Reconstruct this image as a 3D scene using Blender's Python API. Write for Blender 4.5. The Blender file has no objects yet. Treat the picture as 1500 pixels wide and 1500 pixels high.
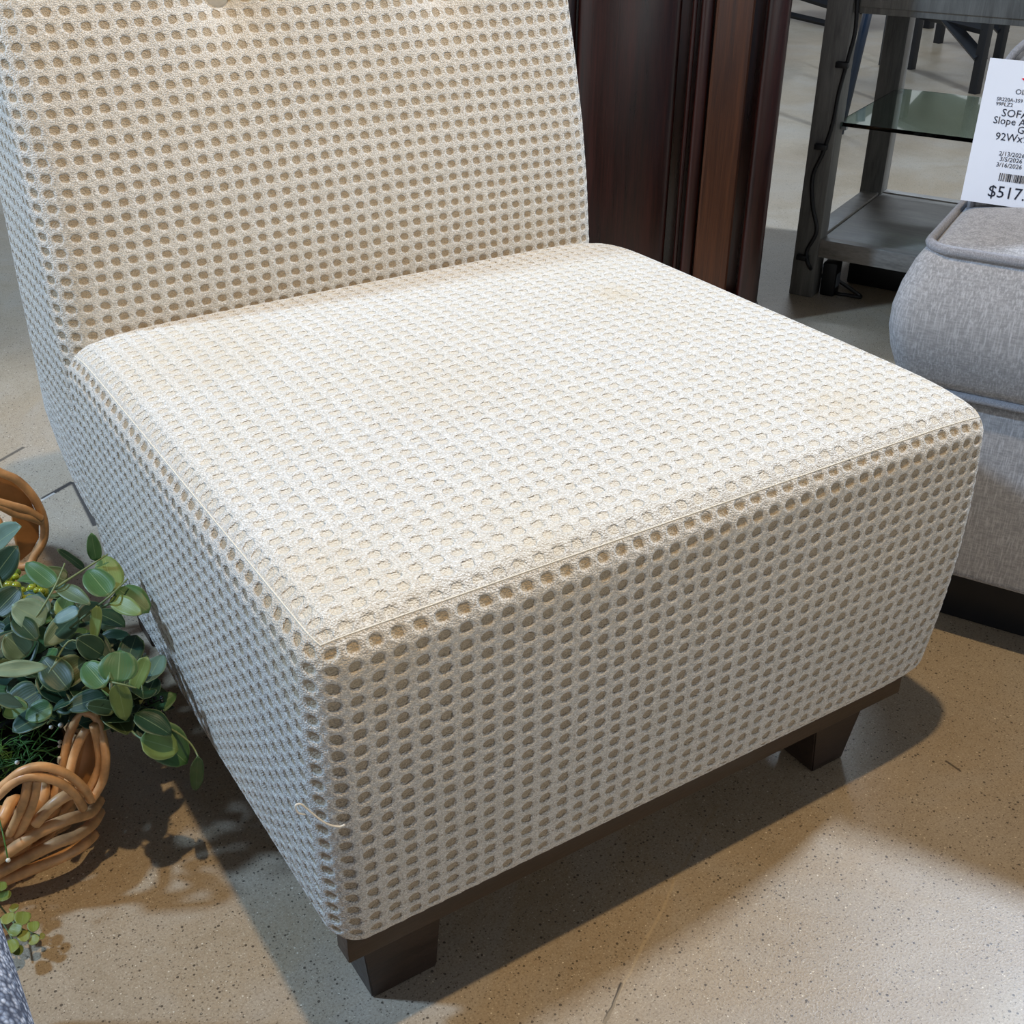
import bpy, bmesh, math, random
import numpy as np
from mathutils import Vector, Matrix

random.seed(7)
rng = np.random.RandomState(3)
S = bpy.context.scene
COL = S.collection
V = Vector

# ------------------------------------------------------------------ camera
CAMP = (-0.22996565, -0.59436965, 0.89810340)
YAW, PITCH, ROLL, FPX = 0.993297078, 0.528306853, 0.010077352, 1725.02

def cam_axes():
    f = V((math.cos(PITCH) * math.cos(YAW), math.cos(PITCH) * math.sin(YAW), -math.sin(PITCH)))
    r = f.cross(V((0, 0, 1))).normalized()
    u = r.cross(f)
    c, s = math.cos(ROLL), math.sin(ROLL)
    return (c * r + s * u), (-s * r + c * u), f
CR, CU, CF = cam_axes()
cd = bpy.data.cameras.new('camera')
cam = bpy.data.objects.new('camera', cd)
COL.objects.link(cam)
cam.matrix_world = Matrix(((CR.x, CU.x, -CF.x, CAMP[0]), (CR.y, CU.y, -CF.y, CAMP[1]),
                           (CR.z, CU.z, -CF.z, CAMP[2]), (0, 0, 0, 1)))
cd.sensor_width = 36.0
cd.lens = FPX * 36.0 / 1500.0
cd.clip_start = 0.02
cd.clip_end = 60
S.camera = cam

def hit(px, py, P0, n):
    """world point of the plane (P0, n) seen at a pixel: used to measure places from the photograph"""
    d = CF + CR * ((px - 750) / FPX) - CU * ((py - 750) / FPX)
    o = V(CAMP); n = V(n)
    t = (V(P0) - o).dot(n) / d.dot(n)
    return o + d * t
def at(px, py, z):
    return hit(px, py, (0, 0, z), (0, 0, 1))

# ------------------------------------------------------------------ object helpers
def thing(name, label, cat, loc=(0, 0, 0), rotz=0.0, group=None):
    o = bpy.data.objects.new(name, None)
    o.empty_display_size = 0.05
    COL.objects.link(o)
    o.location = loc
    o.rotation_euler = (0, 0, rotz)
    o['label'] = label; o['category'] = cat
    if group: o['group'] = group
    return o

def tag(o, label, cat, group=None):
    o['label'] = label; o['category'] = cat
    if group: o['group'] = group
    return o

def link_mesh(name, me, m, parent=None, smooth=True):
    o = bpy.data.objects.new(name, me)
    COL.objects.link(o)
    if m: me.materials.append(m)
    if smooth:
        me.polygons.foreach_set('use_smooth', np.ones(len(me.polygons), dtype=bool))
    if parent: o.parent = parent
    return o

def obj(name, bm, m, parent=None, smooth=False, auto=None):
    me = bpy.data.meshes.new(name)
    bmesh.ops.recalc_face_normals(bm, faces=bm.faces[:])
    bm.to_mesh(me); bm.free()
    o = link_mesh(name, me, m, parent, smooth)
    if auto is not None:
        me.polygons.foreach_set('use_smooth', np.ones(len(me.polygons), dtype=bool))
        try: me.set_sharp_from_angle(angle=math.radians(auto))
        except Exception: pass
    return o

def bx(bm, x0, x1, y0, y1, z0, z1, bev=0.0, seg=2, mat=None):
    r = bmesh.ops.create_cube(bm, size=1.0)
    vs = r['verts']
    for v in vs:
        v.co = V(((x0 + x1) / 2 + v.co.x * (x1 - x0), (y0 + y1) / 2 + v.co.y * (y1 - y0), (z0 + z1) / 2 + v.co.z * (z1 - z0)))
    if bev > 0:
        es = list({e for v in vs for e in v.link_edges})
        rr = bmesh.ops.bevel(bm, geom=es, offset=bev, segments=seg, affect='EDGES', profile=0.5)
        vs = list({v for f in rr['faces'] for v in f.verts} | {v for v in vs if v.is_valid})
    if mat is not None:
        bmesh.ops.transform(bm, matrix=mat, verts=vs)
    return vs

def tube(bm, pts, r, seg=8, closed=False, r_end=None, cap=True):
    pts = [V(p) for p in pts]
    n = len(pts)
    rings = []
    prev = None
    for i, p in enumerate(pts):
        if closed:
            t = (pts[(i + 1) % n] - pts[i - 1])
        else:
            t = pts[min(i + 1, n - 1)] - pts[max(i - 1, 0)]
        if t.length < 1e-9: t = V((0, 0, 1))
        t.normalize()
        if prev is None:
            a = V((0, 0, 1)) if abs(t.z) < 0.9 else V((1, 0, 0))
            nrm = (a - t * a.dot(t)).normalized()
        else:
            nrm = (prev - t * prev.dot(t))
            nrm = nrm.normalized() if nrm.length > 1e-6 else t.orthogonal().normalized()
        prev = nrm
        b = t.cross(nrm)
        if callable(r): rr = r(i / (n - 1))
        else: rr = r if r_end is None else r + (r_end - r) * i / (n - 1)
        rings.append([bm.verts.new(p + (nrm * math.cos(2 * math.pi * k / seg) + b * math.sin(2 * math.pi * k / seg)) * rr) for k in range(seg)])
    for i in range(n if closed else n - 1):
        A, B = rings[i], rings[(i + 1) % n]
        for k in range(seg):
            bm.faces.new((A[k], A[(k + 1) % seg], B[(k + 1) % seg], B[k]))
    if cap and not closed:
        bm.faces.new(rings[0][::-1]); bm.faces.new(rings[-1])

def catmull(pts, sub=6, closed=False):
    pts = [V(p) for p in pts]
    n = len(pts); out = []
    rngi = range(n) if closed else range(n - 1)
    for i in rngi:
        if closed:
            p0, p1, p2, p3 = pts[i - 1], pts[i], pts[(i + 1) % n], pts[(i + 2) % n]
        else:
            p0 = pts[max(i - 1, 0)]; p1 = pts[i]; p2 = pts[i + 1]; p3 = pts[min(i + 2, n - 1)]
        for k in range(sub):
            t = k / sub
            out.append(0.5 * ((2 * p1) + (p2 - p0) * t + (2 * p0 - 5 * p1 + 4 * p2 - p3) * t * t + (3 * p1 - p0 - 3 * p2 + p3) * t ** 3))
    if not closed: out.append(pts[-1])
    return out

def prism(bm, poly, z0, z1):
    a = [bm.verts.new((x, y, z0)) for x, y in poly]
    b = [bm.verts.new((x, y, z1)) for x, y in poly]
    n = len(poly)
    bm.faces.new(a[::-1]); bm.faces.new(b)
    for i in range(n):
        bm.faces.new((a[i], a[(i + 1) % n], b[(i + 1) % n], b[i]))

# ------------------------------------------------------------------ material helpers
def lin(r, g, b):
    f = lambda c: ((c / 255 + 0.055) / 1.055) ** 2.4 if c / 255 > 0.04045 else c / 255 / 12.92
    return (f(r), f(g), f(b), 1.0)

class NT:
    def __init__(s, name, rough=0.8, spec=0.5):
        s.m = bpy.data.materials.new(name); s.m.use_nodes = True
        s.t = s.m.node_tree; s.n = s.t.nodes; s.l = s.t.links
        s.b = s.n['Principled BSDF']
        s.b.inputs['Roughness'].default_value = rough
        s.b.inputs['Specular IOR Level'].default_value = spec
    def new(s, k, **kw):
        n = s.n.new(k)
        for a, b in kw.items(): setattr(n, a, b)
        return n
    def _set(s, sock, v):
        if isinstance(v, bpy.types.NodeSocket): s.l.new(v, sock)
        elif v is not None: sock.default_value = v
    def math(s, op, a, b=None, c=None, clamp=False):
        n = s.new('ShaderNodeMath', operation=op); n.use_clamp = clamp
        s._set(n.inputs[0], a)
        if b is not None: s._set(n.inputs[1], b)
        if c is not None: s._set(n.inputs[2], c)
        return n.outputs[0]
    def mix(s, f, a, b, blend='MIX'):
        n = s.new('ShaderNodeMix', data_type='RGBA', blend_type=blend)
        s._set(n.inputs[0], f); s._set(n.inputs[6], a); s._set(n.inputs[7], b)
        return n.outputs[2]
    def ramp(s, f, *stops):
        n = s.new('ShaderNodeValToRGB')
        e = n.color_ramp.elements
        while len(e) < len(stops): e.new(0.5)
        for i, (p, c) in enumerate(stops):
            e[i].position = p; e[i].color = c if len(c) == 4 else (*c, 1)
        s._set(n.inputs[0], f)
        return n.outputs[0]
    def mapr(s, v, a, b, c=0.0, d=1.0, smooth=False):
        n = s.new('ShaderNodeMapRange')
        if smooth: n.interpolation_type = 'SMOOTHSTEP'
        s._set(n.inputs[0], v)
        for i, q in enumerate((a, b, c, d)): n.inputs[i + 1].default_value = q
        return n.outputs[0]
    def coord(s, kind='Object'):
        return s.new('ShaderNodeTexCoord').outputs[kind]
    def mapping(s, vec, scale=(1, 1, 1), loc=(0, 0, 0), rot=(0, 0, 0)):
        n = s.new('ShaderNodeMapping'); s._set(n.inputs[0], vec)
        n.inputs['Scale'].default_value = scale; n.inputs['Location'].default_value = loc; n.inputs['Rotation'].default_value = rot
        return n.outputs[0]
    def noise(s, vec, scale, detail=3, rough=0.5, dist=0.0):
        n = s.new('ShaderNodeTexNoise'); s._set(n.inputs['Vector'], vec)
        n.inputs['Scale'].default_value = scale; n.inputs['Detail'].default_value = detail
        n.inputs['Roughness'].default_value = rough; n.inputs['Distortion'].default_value = dist
        return n.outputs[0]
    def voro(s, vec, scale, feat='F1', out='Distance', rnd=1.0):
        n = s.new('ShaderNodeTexVoronoi', feature=feat); s._set(n.inputs['Vector'], vec)
        n.inputs['Scale'].default_value = scale; n.inputs['Randomness'].default_value = rnd
        return n.outputs[out]
    def bump(s, h, dist, strength=1.0, prev=None):
        n = s.new('ShaderNodeBump'); s._set(n.inputs['Height'], h)
        n.inputs['Distance'].default_value = dist; n.inputs['Strength'].default_value = strength
        if prev is not None: s.l.new(prev, n.inputs['Normal'])
        return n.outputs[0]
    def color(s, c): s._set(s.b.inputs['Base Color'], c)
    def normal(s, n): s.l.new(n, s.b.inputs['Normal'])
    def rough(s, v): s._set(s.b.inputs['Roughness'], v)

# ---- honeycomb upholstery of the chair
PU, PV = 0.0176, 0.0146          # pitch of the holes
HA, HB = 0.0056, 0.0045          # half axes of a hole
def mat_honeycomb():
    M = NT('honeycomb_fabric', 0.9, 0.25)
    uv = M.new('ShaderNodeUVMap').outputs[0]
    sx = M.new('ShaderNodeSeparateXYZ'); M.l.new(uv, sx.inputs[0])
    fu = M.math('SUBTRACT', M.math('FRACT', sx.outputs[0]), 0.5)
    fv = M.math('SUBTRACT', M.math('FRACT', sx.outputs[1]), 0.5)
    # wobble of the outline of every hole
    wob = M.noise(uv, 2.3, 2)
    au = M.math('MULTIPLY', fu, PU / HA); av = M.math('MULTIPLY', fv, PV / HB)
    e = M.math('SQRT', M.math('ADD', M.math('MULTIPLY', au, au), M.math('MULTIPLY', av, av)))
    # slightly hexagonal: mix with a max-norm
    mx = M.math('MAXIMUM', M.math('ABSOLUTE', au), M.math('MULTIPLY', M.math('ABSOLUTE', av), 1.0))
    e = M.math('ADD', M.math('MULTIPLY', e, 0.8), M.math('MULTIPLY', mx, 0.25))
    e = M.math('ADD', e, M.mapr(wob, 0.3, 0.7, -0.14, 0.14))
    hole = M.mapr(e, 0.84, 1.06, 1.0, 0.0, True)
    plain = M.new('ShaderNodeAttribute', attribute_name='plain').outputs['Fac']
    hole = M.math('MULTIPLY', hole, M.math('SUBTRACT', 1.0, plain))
    hole_fade = M.new('ShaderNodeAttribute', attribute_name='hole_fade').outputs['Fac']  # how far the hole colour fades towards cream, set per face
    ob = M.coord('Object')
    n1 = M.noise(ob, 900, 3, 0.6)
    n2 = M.noise(ob, 6, 4, 0.6)
    n3 = M.noise(M.mapping(ob, (500, 500, 1400)), 1.0, 2, 0.6)
    cream = M.mix(M.mapr(n1, 0.3, 0.7), lin(206, 198, 184), lin(240, 235, 226))
    tan = M.mix(M.mapr(n1, 0.3, 0.7), lin(160, 142, 116), lin(184, 167, 142))
    holec = M.mix(hole_fade, tan, lin(224, 214, 196))
    yv = M.voro(M.mapping(ob, (1, 1, 1.35)), 560, 'F1')
    yc = M.voro(M.mapping(ob, (1, 1, 1.35)), 560, 'F1', 'Color')
    ys = M.new('ShaderNodeSeparateColor'); M.l.new(yc, ys.inputs[0])
    cream = M.mix(M.mapr(yv, 0.35, 0.75, 0.0, 0.55), cream, lin(168, 160, 146))
    cream = M.mix(M.mapr(ys.outputs[0], 0.55, 1.0, 0.0, 0.55), cream, lin(250, 247, 240))
    cream = M.mix(M.mapr(ys.outputs[1], 0.7, 1.0, 0.0, 0.4), cream, lin(178, 176, 172))
    c = M.mix(hole, cream, holec)
    # small dots between the holes of a row
    fu2 = M.math('SUBTRACT', M.math('FRACT', M.math('ADD', sx.outputs[0], 0.5)), 0.5)
    d2 = M.math('SQRT', M.math('ADD', M.math('POWER', M.math('MULTIPLY', fu2, PU), 2), M.math('POWER', M.math('MULTIPLY', fv, PV), 2)))
    dot = M.mapr(d2, 0.0006, 0.0014, 0.45, 0.0, True)
    c = M.mix(M.math('MULTIPLY', dot, M.math('SUBTRACT', 1.0, hole_fade)), c, lin(150, 128, 100))
    # soft stains on the seat, at fixed places
    def stain(px, py, pz, r, amt, col):
        nonlocal c
        d = M.new('ShaderNodeVectorMath', operation='DISTANCE'); M.l.new(ob, d.inputs[0]); d.inputs[1].default_value = (px, py, pz)
        f = M.math('ADD', d.outputs['Value'], M.mapr(n2, 0.3, 0.7, -r * .5, r * .5))
        c = M.mix(M.mapr(f, r * 0.4, r, amt, 0.0, True), c, col)
    for (px, py), r, amt in (((900, 436), .05, .35), ((640, 560), .10, .12), ((1240, 590), .05, .22), ((300, 520), .10, .2), ((520, 880), .11, .25), ((800, 790), .09, .2)):
        p = at(px, py, 0.44); stain(p.x, p.y, 0.44, r, amt, lin(206, 184, 146))
    p = at(344, 577, 0.438); stain(p.x, p.y, p.z, .005, .9, lin(70, 52, 40))
    p = hit(998, 856, (0, 0, 0), (0, 1, 0)); stain(p.x, p.y, p.z, .004, 1.0, lin(20, 18, 16))
    c = M.mix(M.mapr(n2, 0.35, 0.75, 0.0, 0.18), c, lin(214, 196, 162))
    M.color(c)
    weave = M.voro(M.mapping(ob, (1, 1, 1.35)), 560, 'F1')
    b = M.bump(M.math('SUBTRACT', 1.0, weave), 0.0014, 0.9)
    b = M.bump(n3, 0.0006, 0.6, b)
    b = M.bump(e_h := M.mapr(e, 0.75, 1.2, 0.0, 1.0, True), 0.0012, 0.9, b)
    M.normal(b)
    M.b.inputs['Sheen Weight'].default_value = 0.15
    return M.m

def mat_plain(name, col, rough=0.6, spec=0.5, noise_amt=0.12, scale=40, bump=0.0, metallic=0.0):
    M = NT(name, rough, spec)
    ob = M.coord('Object')
    n = M.noise(ob, scale, 4, 0.6)
    k = tuple(c * (1 - noise_amt) for c in col[:3]) + (1,)
    k2 = tuple(min(1, c * (1 + noise_amt)) for c in col[:3]) + (1,)
    M.color(M.mix(M.mapr(n, 0.3, 0.7), k, k2))
    if bump: M.normal(M.bump(n, bump, 0.6))
    M.b.inputs['Metallic'].default_value = metallic
    return M.m

def mat_wood(name, dark, light, rough=0.35, grain=(14, 14, 1.2), bump=0.0004, spec=0.5, coat=0.0, contrast=(0.35, 0.68)):
    M = NT(name, rough, spec)
    ob = M.coord('Object')
    mp = M.mapping(ob, grain)
    n = M.noise(mp, 3.0, 6, 0.62, 0.6)
    n2 = M.noise(M.mapping(ob, (grain[0] * 8, grain[1] * 8, grain[2] * 4)), 3.0, 4, 0.6)
    f = M.math('ADD', M.math('MULTIPLY', n, 0.7), M.math('MULTIPLY', n2, 0.3))
    M.color(M.mix(M.mapr(f, *contrast), dark, light))
    M.normal(M.bump(n2, bump, 0.5))
    M.rough(M.mapr(n, 0.3, 0.7, rough * 0.85, rough * 1.25))
    M.b.inputs['Coat Weight'].default_value = coat
    M.b.inputs['Coat Roughness'].default_value = 0.18
    return M.m

def mat_tweed(name, c1, c2, c3, scale=700, ang=(0, 0, 0)):
    M = NT(name, 0.95, 0.2)
    ob = M.coord('Object')
    a = M.noise(M.mapping(ob, (scale * .25, scale * .25, scale * 1.2), rot=ang), 1.0, 3, 0.6)
    b = M.noise(M.mapping(ob, (scale * 1.2, scale * 1.2, scale * .12), rot=ang), 1.0, 3, 0.6)
    c = M.noise(ob, 5, 3)
    f = M.math('ADD', M.math('MULTIPLY', a, 0.5), M.math('MULTIPLY', b, 0.5))
    col = M.mix(M.mapr(f, 0.4, 0.62), c1, c2)
    col = M.mix(M.mapr(b, 0.52, 0.72, 0, 0.8), col, c3)
    col = M.mix(M.mapr(c, 0.3, 0.7, 0, 0.15), col, c1)
    M.color(col)
    M.normal(M.bump(f, 0.0008, 0.6))
    return M.m

def mat_basketweave(name):
    M = NT(name, 0.95, 0.25)
    ob = M.coord('Object')
    v = M.voro(M.mapping(ob, (1, 1, 1.3)), 330, 'F1')
    rc = M.voro(M.mapping(ob, (1, 1, 1.3)), 330, 'F1', 'Color')
    s = M.new('ShaderNodeSeparateColor'); M.l.new(rc, s.inputs[0])
    col = M.mix(s.outputs[0], lin(112, 122, 140), lin(192, 198, 210))
    M.color(M.mix(M.mapr(v, 0.2, 0.75), col, lin(70, 76, 90)))
    M.normal(M.bump(M.math('SUBTRACT', 1.0, v), 0.002, 0.9))
    return M.m

def mat_floor():
    M = NT('polished_concrete', 0.4, 0.5)
    ob = M.coord('Object')
    big = M.noise(ob, 1.6, 5, 0.55, 0.5)
    mid = M.noise(ob, 7, 5, 0.6, 0.4)
    fine = M.noise(ob, 90, 4, 0.65)
    vfine = M.noise(ob, 420, 3, 0.6)
    c = M.mix(M.mapr(big, 0.32, 0.68), lin(168, 146, 115), lin(176, 165, 148))
    blot = M.noise(M.mapping(ob, (1, 1, 1), (2, 7, 0)), 3.2, 6, 0.62, 1.2)
    c = M.mix(M.mapr(blot, 0.48, 0.6, 0, 0.45), c, lin(176, 170, 160))
    c = M.mix(M.mapr(blot, 0.47, 0.36, 0, 0.45), c, lin(140, 122, 94))
    c = M.mix(M.mapr(mid, 0.35, 0.7, 0, 0.5), c, lin(150, 132, 106))
    c = M.mix(M.mapr(fine, 0.35, 0.7, 0, 0.35), c, lin(184, 170, 148))
    c = M.mix(M.mapr(vfine, 0.48, 0.7, 0, 0.55), c, lin(112, 98, 78))
    vf2 = M.noise(M.mapping(ob, (1, 1, 1), (4, 4, 0)), 600, 2, 0.7)
    c = M.mix(M.mapr(vf2, 0.55, 0.72, 0, 0.5), c, lin(206, 196, 176))
    # dark and pale grains of sand in the ground surface
    def grains(scale, thr, col, amt, prob, off):
        nonlocal c
        mp = M.mapping(ob, (1, 1, 1), off)
        d = M.voro(mp, scale, 'F1'); rc = M.voro(mp, scale, 'F1', 'Color')
        s = M.new('ShaderNodeSeparateColor'); M.l.new(rc, s.inputs[0])
        size = M.math('MULTIPLY', s.outputs[1], thr)
        f = M.math('MULTIPLY', M.math('LESS_THAN', d, size), M.math('LESS_THAN', s.outputs[0], prob))
        c = M.mix(M.math('MULTIPLY', f, amt), c, col)
    grains(230, 0.34, lin(58, 48, 38), 0.8, 0.34, (0, 0, 0))
    grains(420, 0.42, lin(74, 62, 48), 0.65, 0.36, (3, 1, 0))
    grains(300, 0.28, lin(232, 222, 200), 0.8, 0.10, (1, 5, 0))
    grains(520, 0.42, lin(214, 202, 178), 0.6, 0.18, (7, 2, 0))
    # sawn joints and hairline cracks, along fixed lines on the slab
    wig = M.noise(ob, 24, 3)
    sp = M.new('ShaderNodeSeparateXYZ'); M.l.new(ob, sp.inputs[0])
    X, Y = sp.outputs[0], sp.outputs[1]
    def crack(a, b, w, col, amt, wob=0.0):
        nonlocal c
        a = at(*a, 0); b = at(*b, 0)
        dx, dy = b.x - a.x, b.y - a.y; L = math.hypot(dx, dy); dx /= L; dy /= L
        px = M.math('SUBTRACT', X, a.x); py = M.math('SUBTRACT', Y, a.y)
        s = M.math('ADD', M.math('MULTIPLY', px, dx), M.math('MULTIPLY', py, dy))
        t = M.math('SUBTRACT', M.math('MULTIPLY', px, dy), M.math('MULTIPLY', py, dx))
        if wob: t = M.math('ADD', t, M.mapr(wig, 0.3, 0.7, -wob, wob))
        f = M.mapr(M.math('ABSOLUTE', t), w * 0.5, w, amt, 0.0)
        f = M.math('MULTIPLY', f, M.math('MULTIPLY', M.math('GREATER_THAN', s, 0.0), M.math('LESS_THAN', s, L)))
        c = M.mix(f, c, col)
    crack((-400, 900), (35, 655), .0045, lin(70, 66, 60), .8)
    crack((62, 731), (106, 706), .006, lin(40, 40, 42), .95)
    crack((20, 756), (80, 722), .003, lin(225, 220, 210), .6)
    crack((108, 706), (140, 770), .006, lin(46, 46, 48), .9)
    crack((885, 1500), (912, 1440), .0022, lin(40, 34, 28), .85, .002)
    crack((870, 1530), (990, 1290), .0018, lin(206, 184, 148), .35, .002)
    crack((985, 1295), (1052, 1180), .002, lin(160, 140, 110), .5, .002)
    crack((1385, 1114), (1408, 1130), .0018, lin(60, 48, 36), .8, .001)
    M.color(c)
    b = M.bump(vfine, 0.0006, 0.35)
    b = M.bump(mid, 0.002, 0.15, b)
    M.normal(b)
    M.rough(M.mapr(big, 0.3, 0.7, 0.3, 0.48))
    return M.m

def mat_leaf():
    M = NT('eucalyptus_leaf', 0.45, 0.4)
    col = M.new('ShaderNodeAttribute', attribute_name='tint').outputs['Color']
    uv = M.new('ShaderNodeUVMap').outputs[0]
    sx = M.new('ShaderNodeSeparateXYZ'); M.l.new(uv, sx.inputs[0])
    cx = M.math('ABSOLUTE', M.math('SUBTRACT', sx.outputs[0], 0.5))
    mid = M.mapr(cx, 0.0, 0.025, 0.40, 0.0)
    edge = M.mapr(cx, 0.455, 0.5, 0.0, 0.4)
    c = M.mix(M.math('MAXIMUM', mid, edge), col, lin(158, 178, 130))
    n = M.noise(M.coord('Object'), 55, 3)
    c = M.mix(M.mapr(n, 0.35, 0.7, 0, 0.25), c, lin(36, 66, 44))
    M.color(c)
    M.b.inputs['Transmission Weight'].default_value = 0.0
    w = M.new('ShaderNodeTexWave'); M._set(w.inputs['Vector'], uv); w.inputs['Scale'].default_value = 4; w.inputs['Distortion'].default_value = 2
    M.normal(M.bump(w.outputs[1], 0.0003, 0.15))
    return M.m

FAB = mat_honeycomb()
ESP = mat_wood('espresso_wood', lin(36, 27, 21), lin(60, 46, 36), 0.42, (3, 30, 30))
MAH = mat_wood('mahogany', lin(20, 7, 5), lin(66, 24, 14), 0.30, (16, 16, 1.0), coat=0.25)
MAHL = mat_wood('lit_mahogany', lin(54, 25, 12), lin(104, 56, 27), 0.34, (30, 30, 1.0), coat=0.2)  # mahogany with the light on the pilaster strip put into its colour
GRW = mat_wood('grey_wood', lin(82, 80, 76), lin(128, 125, 118), 0.5, (20, 20, 2.0))
GRW2 = mat_wood('grey_wood_shelf', lin(112, 106, 98), lin(160, 152, 142), 0.42, (3, 20, 20))  # paler grey wood: light falling on the low shelf is in the colour
BLK = mat_plain('black_metal', lin(20, 23, 28), 0.45)
RUB = mat_plain('black_cable', lin(12, 12, 14), 0.5)
WICK = mat_plain('wicker', lin(206, 158, 108), 0.4, 0.5, 0.38, 34, 0.0008)
WICKD = mat_plain('wicker_band', lin(166, 116, 66), 0.45, 0.5, 0.3, 18, 0.0006)
STEM = mat_plain('green_stem', lin(116, 132, 88), 0.5)
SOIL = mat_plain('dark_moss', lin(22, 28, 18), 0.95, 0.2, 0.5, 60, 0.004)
LEAF = mat_leaf()
BERRY = mat_plain('green_berry', lin(140, 152, 40), 0.25, 0.6, 0.3, 60)
BUD = mat_plain('white_bud', lin(226, 224, 210), 0.5)
BLKB = mat_plain('black_seed', lin(16, 20, 18), 0.35)
SOFA = mat_tweed('grey_chenille', lin(140, 140, 141), lin(172, 171, 172), lin(190, 190, 194), 420)
SOFAP = mat_tweed('grey_piping', lin(126, 126, 130), lin(152, 152, 156), lin(164, 166, 170), 900)
OTTO = mat_basketweave('silver_basketweave')
PAPER = mat_plain('tag_card', lin(222, 227, 238), 0.5, 0.4, 0.02, 10)
INK = mat_plain('black_ink', lin(34, 38, 52), 0.6, 0.3, 0.05)
RED = mat_plain('red_ink', lin(214, 24, 44), 0.6, 0.3, 0.05)
SEAM = mat_plain('cream_cord', lin(222, 212, 192), 0.85, 0.3, 0.08, 300, 0.0003)
THREAD = mat_plain('cream_thread', lin(240, 232, 214), 0.7)
BTN = mat_plain('button_cover', lin(196, 184, 164), 0.35, 0.6, 0.1, 200)
def mat_glass():
    M = NT('green_edge_glass', 0.02, 0.5)
    M.b.inputs['Transmission Weight'].default_value = 1.0
    M.b.inputs['IOR'].default_value = 1.5
    M.color(lin(205, 232, 222))
    v = M.new('ShaderNodeVolumeAbsorption'); v.inputs['Color'].default_value = (0.15, 0.85, 0.68, 1); v.inputs['Density'].default_value = 1.3
    M.l.new(v.outputs[0], M.n['Material Output'].inputs['Volume'])
    return M.m
GLASS = mat_glass()

# ------------------------------------------------------------------ floor
bm = bmesh.new()
bx(bm, -4, 12, -4, 12, -0.1, 0)
fl = obj('floor', bm, mat_floor()); fl['kind'] = 'structure'

# ------------------------------------------------------------------ honeycomb block
def warp(u, v):
    return (u / PU + 0.10 * np.sin(v * 9 + u * 5) + 0.06 * np.sin(u * 23),
            v / PV + 0.12 * np.sin(u * 7 + 1.3) + 0.07 * np.sin(v * 19 + u * 11))

def grid_axis(a, b, r, step, rs):
    mid = np.linspace(a + r, b - r, max(2, int(round((b - a - 2 * r) / step)) + 1))
    k = max(3, int(round(r / rs)))
    e = np.linspace(0, r, k + 1)
    return np.unique(np.round(np.concatenate([a + e, mid, b - r + e]), 7))

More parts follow.
